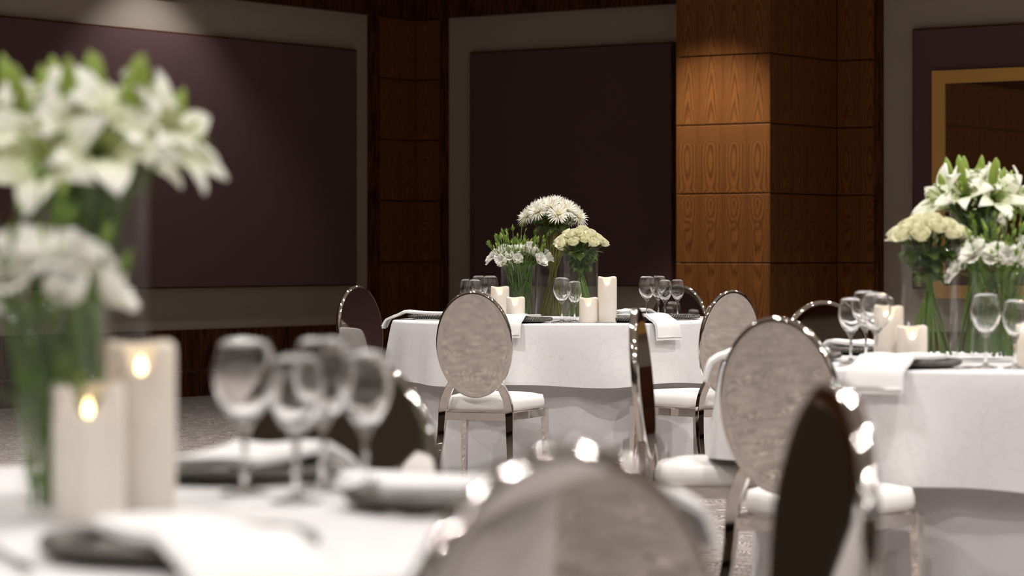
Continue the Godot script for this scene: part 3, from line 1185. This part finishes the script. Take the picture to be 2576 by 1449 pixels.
func mum_meshes() -> void:
	for k in 3:
		var s := Shape.new()
		var lr := RandomNumberGenerator.new()
		lr.seed = 40 + k
		for layer in [[22, 1.75, 1.95, 0.052], [24, 1.45, 1.60, 0.063], [24, 1.15, 1.30, 0.061], [20, 0.85, 0.95, 0.055], [16, 0.55, 0.55, 0.044], [10, 0.28, 0.15, 0.031]]:
			for i in layer[0]:
				var az: float = TAU * i / layer[0] + lr.randf_range(-0.12, 0.12)
				var l: float = layer[3] * lr.randf_range(0.82, 1.1)
				s.petal(az, 0.003, 0.0, l, 0.0030, layer[1] + lr.randf_range(-0.2, 0.1), layer[2] + lr.randf_range(-0.25, 0.2), 0.5, 0.5, 2, 4, 0.0, Color(0.97, 0.96, 0.82), Color(1, 1, 1))
		shared["mum%d" % k] = s.mesh(false)
	var s := Shape.new()
	s.lathe(PackedVector2Array([Vector2(0.0, 0.006), Vector2(0.008, 0.007), Vector2(0.010, 0.011), Vector2(0.007, 0.016), Vector2(0.0, 0.018)]), 14)
	shared.mum_center = s.mesh()
	s = Shape.new()
	s.lathe(PackedVector2Array([Vector2(0.0, -0.008), Vector2(0.006, -0.007), Vector2(0.012, 0.0), Vector2(0.010, 0.003), Vector2(0.0, 0.003)]), 12)
	shared.mum_calyx = s.mesh()


func lisianthus_meshes() -> void:
	for k in 3:
		var s := Shape.new()
		var a := 0.0
		var open: float = [0.35, 0.75, 1.05][k]
		for layer in [[4, 0.034, 0.020, open * 0.35], [5, 0.041, 0.026, open * 0.7], [5, 0.045, 0.029, open]]:
			for i in layer[0]:
				s.petal(a + TAU * i / layer[0], 0.003, 0.0, layer[1], layer[2], layer[3] + 0.15, layer[3] + 0.35 * open, 0.35, 1.0, 6, 5, 0.0045, Color(0.92, 0.94, 0.82), Color(1, 1, 1))
			a += 0.7
		shared["lis%d" % k] = s.mesh(false)
	var s := Shape.new()
	for i in 5: s.petal(TAU * i / 5, 0.0015, -0.002, 0.024, 0.0022, 1.0, 0.3, 0.1, 0.5, 2, 4)
	shared.lis_calyx = s.mesh(false)
	s = Shape.new()
	s.lathe(PackedVector2Array([Vector2(0.0, 0.0), Vector2(0.0045, 0.003), Vector2(0.0075, 0.012), Vector2(0.0068, 0.021), Vector2(0.0035, 0.030), Vector2(0.0008, 0.037), Vector2(0.0, 0.038)]), 10)
	shared.lis_bud = s.mesh()


func lily_meshes() -> void:
	for k in 2:
		var s := Shape.new()
		s.petal(0.0, 0.006, 0.0, 0.125, [0.030, 0.021][k], 0.22, 1.75, -0.10, 0.5, 6, 10, 0.004, Color(0.72, 0.80, 0.42), Color(1, 1, 0.99))
		shared["lily_petal%d" % k] = s.mesh(false)
	var s := Shape.new()
	for i in 6:
		var az := TAU * i / 6
		var o := Vector3(sin(az), 0, cos(az))
		s.tube(PackedVector3Array([Vector3.ZERO, o * 0.010 + Vector3.UP * 0.035, o * 0.026 + Vector3.UP * 0.070]), [0.0012], 4)
		s.tube(PackedVector3Array([o * 0.020 + Vector3.UP * 0.071, o * 0.033 + Vector3.UP * 0.069]), [0.0026], 5)
	s.tube(PackedVector3Array([Vector3.ZERO, Vector3.UP * 0.08]), [0.0022, 0.003], 6)
	shared.lily_stamen = s.mesh(false)
	s = Shape.new()
	var rows := []
	for q in [[0.0, 0.0], [0.006, 0.003], [0.011, 0.02], [0.0145, 0.045], [0.0145, 0.065], [0.010, 0.088], [0.004, 0.102], [0.0, 0.106]]:
		var ring := PackedVector3Array()
		for j in 18:
			var a := TAU * j / 18
			var r: float = q[0] * (1.0 + 0.10 * cos(a * 3.0))
			ring.append(Vector3(sin(a) * r, q[1], cos(a) * r))
		rows.append(ring)
	s.grid(rows, [], true)
	shared.lily_bud = s.mesh()


func leaf_meshes() -> void:
	var s := Shape.new()
	s.petal(0.0, 0.0, 0.0, 0.066, 0.022, 1.0, 2.0, 0.25, 0.5, 4, 6, 0.001)
	shared.rose_leaf = s.mesh(false)
	s = Shape.new()
	s.petal(0.0, 0.0, 0.0, 0.095, 0.011, 0.5, 1.6, 0.3, 0.5, 4, 7, 0.001)
	shared.lance_leaf = s.mesh(false)


func aim(o: Node3D, dir: Vector3, spin: float) -> void:
	var y := dir.normalized()
	var x := y.cross(Vector3(0.31, 0.2, 0.93)).normalized()
	o.basis = Basis(x, y, x.cross(y)) * Basis(Vector3.UP, spin)


func flower(called: String, label: String, group: String, vase_at: Vector3, path: PackedVector3Array, radii: Array, stem_mat: Material) -> Node3D:
	var t := thing(called, label, "flower", vase_at, 0.0, group)
	var s := Shape.new()
	s.tube(path, radii, 6)
	part("stem", s.mesh(), stem_mat, t)
	return t


func leaf_on(t: Node3D, mesh: Mesh, at: Vector3, az: float, tilt: float, size: float, m: Material) -> void:
	var l := part("leaf", mesh, m, t, at)
	l.basis = Basis(Vector3.UP, az) * Basis(Vector3.RIGHT, tilt) * Basis.from_scale(Vector3.ONE * size)


func spot(a: float, f: float) -> String:
	if f < 0.42: return "at the crown"
	var n := int(round(wrapf(a, 0.0, TAU) / (TAU / 8.0))) % 8
	return ("high " if f < 0.74 else "") + ["at the front", "at the front right", "on the right", "at the back right", "at the back", "at the back left", "on the left", "at the front left"][n]


func dome(i: int, n: int, rd: float) -> Array:
	var r := rd * sqrt((i + 0.5) / n)
	var a := i * 2.39996 + 0.4
	return [r, a]


func roses(at: Vector3, h: float, n: int, where: String) -> void:
	for i in n:
		var q := dome(i, n, 0.112)
		var r: float = q[0] * rng.randf_range(0.93, 1.05)
		var a: float = q[1]
		var o := Vector3(sin(a), 0, cos(a))
		var tilt := r / 0.112
		var head := o * r + Vector3.UP * (h + 0.066 - 0.062 * tilt * tilt + rng.randf_range(-0.010, 0.012))
		var axis := (Vector3.UP + o * 0.95 * tilt).normalized()
		var foot := Vector3(-o.x, 0, -o.z) * 0.06 + Vector3(o.z, 0, -o.x) * 0.04 + Vector3.UP * 0.018
		foot.x *= rng.randf_range(0.6, 1.05)
		var neck := o * r * 0.22 + Vector3.UP * (h * 0.80)
		var path := stem_path(foot, neck, head - axis * 0.011, axis, 0.03)
		var t := flower("rose", "cream rose " + spot(a, tilt) + " of the bunch " + where, "cream roses " + where, at, path, [0.0026], mats.stem_green)
		var b := part("bloom", shared["rose%d" % (i % 3)], mats.cream_petal, t, head - axis * 0.004)
		aim(b, axis, rng.randf() * TAU)
		var sep := part("sepals", shared.sepals, mats.leaf_green, t, head - axis * 0.004)
		aim(sep, axis, rng.randf() * TAU)
		for k in 3:
			var f := path[7] if k == 0 else (path[6] if k == 1 else path[5])
			leaf_on(t, shared.rose_leaf, f, a + rng.randf_range(-0.9, 0.9), rng.randf_range(-0.1, 0.9), rng.randf_range(0.75, 1.15) if k == 0 else 0.8, mats.leaf_green)


func mums(at: Vector3, h: float, n: int, where: String) -> void:
	for i in n:
		var q := dome(i, n, 0.138)
		var r: float = q[0]
		var a: float = q[1]
		var o := Vector3(sin(a), 0, cos(a))
		var tilt := r / 0.138
		var head := o * r + Vector3.UP * (h + 0.118 - 0.075 * tilt * tilt)
		var axis := (Vector3.UP * (1.0 - 0.25 * tilt) + o * 1.25 * tilt).normalized()
		var foot := -o * rng.randf_range(0.01, 0.068) + Vector3(o.z, 0, -o.x) * rng.randf_range(-0.04, 0.04) + Vector3.UP * 0.016
		var neck := o * r * 0.35 + Vector3.UP * (h * 0.82)
		var path := stem_path(foot, neck, head - axis * 0.006, axis, 0.03)
		var t := flower("chrysanthemum", "white spider chrysanthemum " + spot(a, tilt) + " of the bunch " + where, "white chrysanthemums " + where, at, path, [0.0026], mats.stem_olive)
		var b := part("petals", shared["mum%d" % (i % 3)], mats.white_petal, t, head)
		aim(b, axis, rng.randf() * TAU)
		var c := part("flower_center", shared.mum_center, mats.yellow_center, t, head)
		aim(c, axis, 0.0)
		c = part("calyx", shared.mum_calyx, mats.leaf_green, t, head)
		aim(c, axis, 0.0)
		for k in 2:
			leaf_on(t, shared.rose_leaf, path[8 - k], a + rng.randf_range(-1.5, 1.5), rng.randf_range(0.2, 1.0), 0.8, mats.leaf_green)
	# cut stems standing loose between the flowers
	for i in 22:
		var a := i * 2.4
		var o := Vector3(sin(a), 0, cos(a))
		var foot := -o * rng.randf_range(0.03, 0.072) + Vector3(o.z, 0, -o.x) * rng.randf_range(-0.03, 0.03) + Vector3.UP * 0.016
		var neck := o * rng.randf_range(0.02, 0.05) + Vector3.UP * (h * 0.7)
		var head := o * rng.randf_range(0.03, 0.06) + Vector3.UP * (h + rng.randf_range(0.02, 0.05))
		var path := stem_path(foot, neck, head, Vector3.UP, 0.03)
		var t := flower("leafy_chrysanthemum", "olive leafy stem " + spot(a, 1.0) + " of the tall vase " + where, "bare stems " + where, at, path, [0.0024], mats.stem_olive)
		leaf_on(t, shared.rose_leaf, path[9], a, 0.4, 0.8, mats.leaf_green)
		leaf_on(t, shared.rose_leaf, path[8], a + 2.0, 0.6, 0.7, mats.leaf_green)


func lisianthus(at: Vector3, h: float, blooms: int, buds: int, spread: float, where: String, low := 0.0) -> void:
	for i in blooms + buds:
		var is_bud := i >= blooms
		var k := i - blooms if is_bud else i
		var a := k * 2.39996 + (0.9 if is_bud else 0.2)
		var o := Vector3(sin(a), 0, cos(a))
		var r := 0.0
		var y := 0.0
		if is_bud:
			var f := sqrt((k + 0.5) / buds)
			r = spread * 1.10 * f
			y = h + 0.160 - 0.05 * f * f + rng.randf_range(-0.075, 0.03)
		else:
			var f := sqrt((k + 1.5) / (blooms + 1.0))
			r = spread * 0.86 * f
			y = h + 0.075 - 0.055 * f * f + rng.randf_range(-0.022, 0.018)
		var head := o * r + Vector3.UP * (y - low)
		var lean := r / spread
		var axis := (Vector3.UP * (1.0 - (0.0 if is_bud else 0.45) * lean) + o * (0.45 if is_bud else 1.15) * lean).normalized()
		var fa := rng.randf() * TAU
		var foot := Vector3(sin(fa), 0, cos(fa)) * 0.05 * sqrt(rng.randf()) + Vector3(0.022, 0.016, 0.0)
		var neck := o * minf(r * 0.56, 0.073) + Vector3.UP * (h * 0.94)
		var path := stem_path(foot, neck, head, axis, 0.05)
		if is_bud:
			var t := flower("budding_lisianthus", "budded green stem " + spot(a, lean) + " of the lisianthus " + where, "lisianthus bud stems " + where, at, path, [0.0021, 0.0021, 0.0016], mats.stem_green)
			var b := part("bud", shared.lis_bud, mats.shoot_green, t, head)
			aim(b, axis, 0.0)
			b.scale *= rng.randf_range(0.5, 0.9)
			aim(part("calyx", shared.lis_calyx, mats.stem_green, t, head), axis, rng.randf())
			# a side shoot with its own bud
			var p: Vector3 = path[7]
			for way in [1.0, -1.0]:
				var o2: Vector3 = Vector3(sin(a + 1.6), 0, cos(a + 1.6)) * way
				var tip := p + o2 * rng.randf_range(0.012, 0.030) + o * rng.randf_range(-0.005, 0.02) + Vector3.UP * rng.randf_range(0.03, 0.08)
				var s := Shape.new()
				s.tube(PackedVector3Array([p, p.lerp(tip, 0.45) + o2 * 0.008, tip]), [0.0012], 5)
				var shoot := part("side_shoot", s.mesh(), mats.stem_green, t)
				var b2 := part("bud", shared.lis_bud, mats.shoot_green if way > 0.0 else mats.bud_green, shoot, tip)
				aim(b2, (Vector3.UP + o2 * 0.4 + o * 0.3).normalized(), 0.0)
				b2.scale *= rng.randf_range(0.5, 0.85)
			leaf_on(t, shared.lance_leaf, path[7], a + 0.5, -0.2, rng.randf_range(0.35, 0.55), mats.stem_green)
			leaf_on(t, shared.lance_leaf, path[6], a + 2.6, 0.0, 0.45, mats.leaf_green)
		else:
			var t := flower("lisianthus", "white ruffled bloom " + spot(a, lean) + " of the lisianthus " + where, "white lisianthus blooms " + where, at, path, [0.0023], mats.stem_green)
			var b := part("bloom", shared["lis%d" % [2, 1, 2, 0, 1][i % 5]], mats.white_petal, t, head)
			aim(b, axis, rng.randf() * TAU)
			b.scale *= rng.randf_range(0.9, 1.1)
			aim(part("calyx", shared.lis_calyx, mats.stem_green, t, head), axis, rng.randf())
			for q in 4:
				leaf_on(t, shared.lance_leaf, path[5 - q], a + 2.1 * q, -0.5, rng.randf_range(0.45, 0.8), mats.leaf_green if q % 2 else mats.stem_green)


func lilies(at: Vector3, h: float, n: int, buds: int, where: String) -> void:
	for i in n + buds:
		var is_bud := i >= n
		var k := i - n if is_bud else i
		var a := k * 2.39996 + (0.5 if is_bud else 0.0)
		var o := Vector3(sin(a), 0, cos(a))
		var f := sqrt((k + 0.5) / buds) if is_bud else sqrt((k + 1.6) / (n + 0.6))
		var r := (0.11 if is_bud else 0.105) * f
		var y := h + (0.078 if is_bud else 0.048) - (0.035 if is_bud else 0.035) * f * f + rng.randf_range(-0.012, 0.012)
		var head := o * r + Vector3.UP * y
		var axis := (Vector3.UP * (1.1 - (0.2 if is_bud else 0.62) * f) + o * (0.3 if is_bud else 0.95) * f).normalized()
		var foot := -o * rng.randf_range(0.03, 0.066) + Vector3(o.z, 0, -o.x) * rng.randf_range(-0.03, 0.03) + Vector3.UP * 0.018
		var neck := o * minf(r * 0.5, 0.06) + Vector3.UP * (h * 0.9)
		var path := stem_path(foot, neck, head, axis, 0.05)
		if is_bud:
			var t := flower("budding_lily", "closed green lily bud " + spot(a, f) + " of the lilies " + where, "lily buds " + where, at, path, [0.0042, 0.0042, 0.004], mats.stem_green)
			var b := part("bud", shared.lily_bud, mats.bud_green, t, head)
			aim(b, axis, 0.0)
			b.scale *= rng.randf_range(0.75, 1.05)
			for q in 3:
				leaf_on(t, shared.lance_leaf, path[8 - q], a + q * 2.2, rng.randf_range(-0.1, 0.5), rng.randf_range(0.8, 1.1), mats.leaf_green)
		else:
			var t := flower("lily", "large open white lily " + spot(a, f) + " of the lilies " + where, "open white lilies " + where, at, path, [0.0045], mats.stem_green)
			var b := Node3D.new()
			b.name = "bloom"
			t.add_child(b)
			b.position = head
			aim(b, axis, rng.randf() * TAU)
			for q in 6:
				var p := part("petal", shared["lily_petal%d" % (q % 2)], mats.white_petal, b)
				p.rotation.y = TAU * q / 6
				p.scale *= rng.randf_range(0.92, 1.08)
			part("stamens", shared.lily_stamen, mats.bud_green, b)
			for q in 5:
				leaf_on(t, shared.lance_leaf, path[8 - q], a + q * 2.0, rng.randf_range(0.0, 0.7) if q < 3 else -0.45, rng.randf_range(0.8, 1.1), mats.leaf_green)


func build_flowers() -> void:
	rose_meshes()
	mum_meshes()
	lisianthus_meshes()
	lily_meshes()
	leaf_meshes()
	var a := vase(0.031, 13.42, 0.270, 0.154, "low clear vase of lisianthus between the chrysanthemums and the sharp chair")
	lisianthus(a, 0.270, 20, 32, 0.158, "left of the chrysanthemums")
	a = vase(0.203, 13.55, 0.459, 0.215, "tallest clear vase full of olive chrysanthemum stems")
	mums(a, 0.459, 17, "on the sharp middle table")
	a = vase(0.337, 13.32, 0.353, 0.230, "clear vase of cream roses beside the tallest candle")
	roses(a, 0.353, 26, "beside the chrysanthemums")

	a = vase(1.274, 8.32, 0.353, 0.218, "clear vase of cream roses behind two lit candles near the picture edge")
	roses(a, 0.353, 26, "in front of the lilies")
	a = vase(1.450, 8.50, 0.459, 0.22, "tall clear vase of lilies behind the lisianthus near the picture edge")
	lilies(a, 0.459, 12, 16, "above the roses")
	a = vase(1.475, 8.24, 0.270, 0.154, "clear vase of lisianthus under the lilies at the picture edge")
	lisianthus(a, 0.270, 16, 20, 0.150, "under the lilies")

	a = vase(-0.575, 3.66, 0.445, 0.22, "tall blurred clear vase of lilies on the nearest table")
	lilies(a, 0.436, 14, 12, "on the nearest table")
	a = vase(-0.585, 3.27 + 0.1, 0.270, 0.154, "low blurred clear vase of white blooms on the nearest table")
	lisianthus(a, 0.270, 13, 4, 0.098, "on the nearest table", 0.012)


# ---------------------------------------------------------------- all of it
func _ready() -> void:
	rng.seed = 7
	var cam := Camera3D.new()
	cam.name = "camera"
	add_child(cam)
	cam.position = Vector3(0, 1.08, 0)
	cam.near = 0.1
	cam.far = 60.0
	cam.projection = Camera3D.PROJECTION_FRUSTUM
	cam.size = 0.1 * 2.0 * 724.5 / 6860.0
	cam.frustum_offset = Vector2(0, -0.1 * 88.5 / 6860.0)
	cam.current = true
	var lens := CameraAttributesPhysical.new()
	lens.frustum_focal_length = 100.0
	lens.frustum_focus_distance = 12.9
	lens.exposure_aperture = 4.0

	var we := WorldEnvironment.new()
	we.name = "environment"
	var env := Environment.new()
	env.background_mode = Environment.BG_COLOR
	env.background_color = Color.BLACK
	env.tonemap_mode = Environment.TONE_MAPPER_LINEAR
	env.tonemap_exposure = 1.27
	env.sdfgi_enabled = true
	env.ssao_enabled = true
	env.ssil_enabled = true
	we.environment = env
	we.camera_attributes = lens
	add_child(we)

	make_materials()
	build_lamps()
	build_hall()

	var mid := Vector3(0.21, 0, -13.42)
	var right := Vector3(1.44, 0, -8.34)
	var near := Vector3(-0.58, 0, -3.45)
	build_table(mid, 3, 0.462, 0.0, 0.0, "the chrysanthemum table", [[-0.27, 0.73, 0.24], [0.66, 0.73, 0.24], [2.47, 0.60, 0.3], [-2.11, 0.68, 0.28]])
	build_table(right, 9, 0.413, 0.055, -1.6, "the lily and rose table", [[-1.46, 0.52, 0.40], [-0.57, 0.74, 0.2], [-2.88, 0.76, 0.2]])
	build_table(near, 5, 0.465, 0.0, 0.0, "the nearest table", [[1.67, 0.46, 0.45], [2.9, 0.68, 0.28], [0.52, 0.72, 0.25]])
	build_table(Vector3(1.50, 0, -0.72), 14, 0.46, 0.0, 0.0, "a table mirrored in the nearest chair", [])
	build_chairs()

	setting(mid, deg_to_rad(-17), 0.58, "behind the sharp oval chair back", 0.07, "ks")
	setting(mid, deg_to_rad(-97), 0.58, "at the far left of the chrysanthemum table", 0.05, "k")
	setting(mid, deg_to_rad(39), 0.58, "with its napkin hanging beside the edge-on chair", 0.085, "ff", 0.075)
	setting(mid, deg_to_rad(95), 0.57, "next to the carpet-mirroring chair", 0.06, "fk", 0.07, false)
	setting(mid, deg_to_rad(143), 0.57, "in front of the chair behind the wine glasses", 0.06, "k")
	setting(right, deg_to_rad(-31), 0.58, "before the roses on the lily table", 0.07, "kf", 0.085)
	setting(right, deg_to_rad(-93), 0.58, "over the seat of the edge-on chair", 0.075, "")
	setting(right, deg_to_rad(-153), 0.58, "at the far side of the lily table", 0.05, "")
	setting(near, deg_to_rad(161), 0.56, "across the nearest table behind the blurred glasses", 0.05, "")
	setting(near, deg_to_rad(98), 0.52, "before the dark glinting chair", 0.06, "kf")
	setting(near, deg_to_rad(24), 0.54, "at the bottom edge of the picture", 0.05, "f")

	build_candles()
	build_flowers()
	build_glasses()
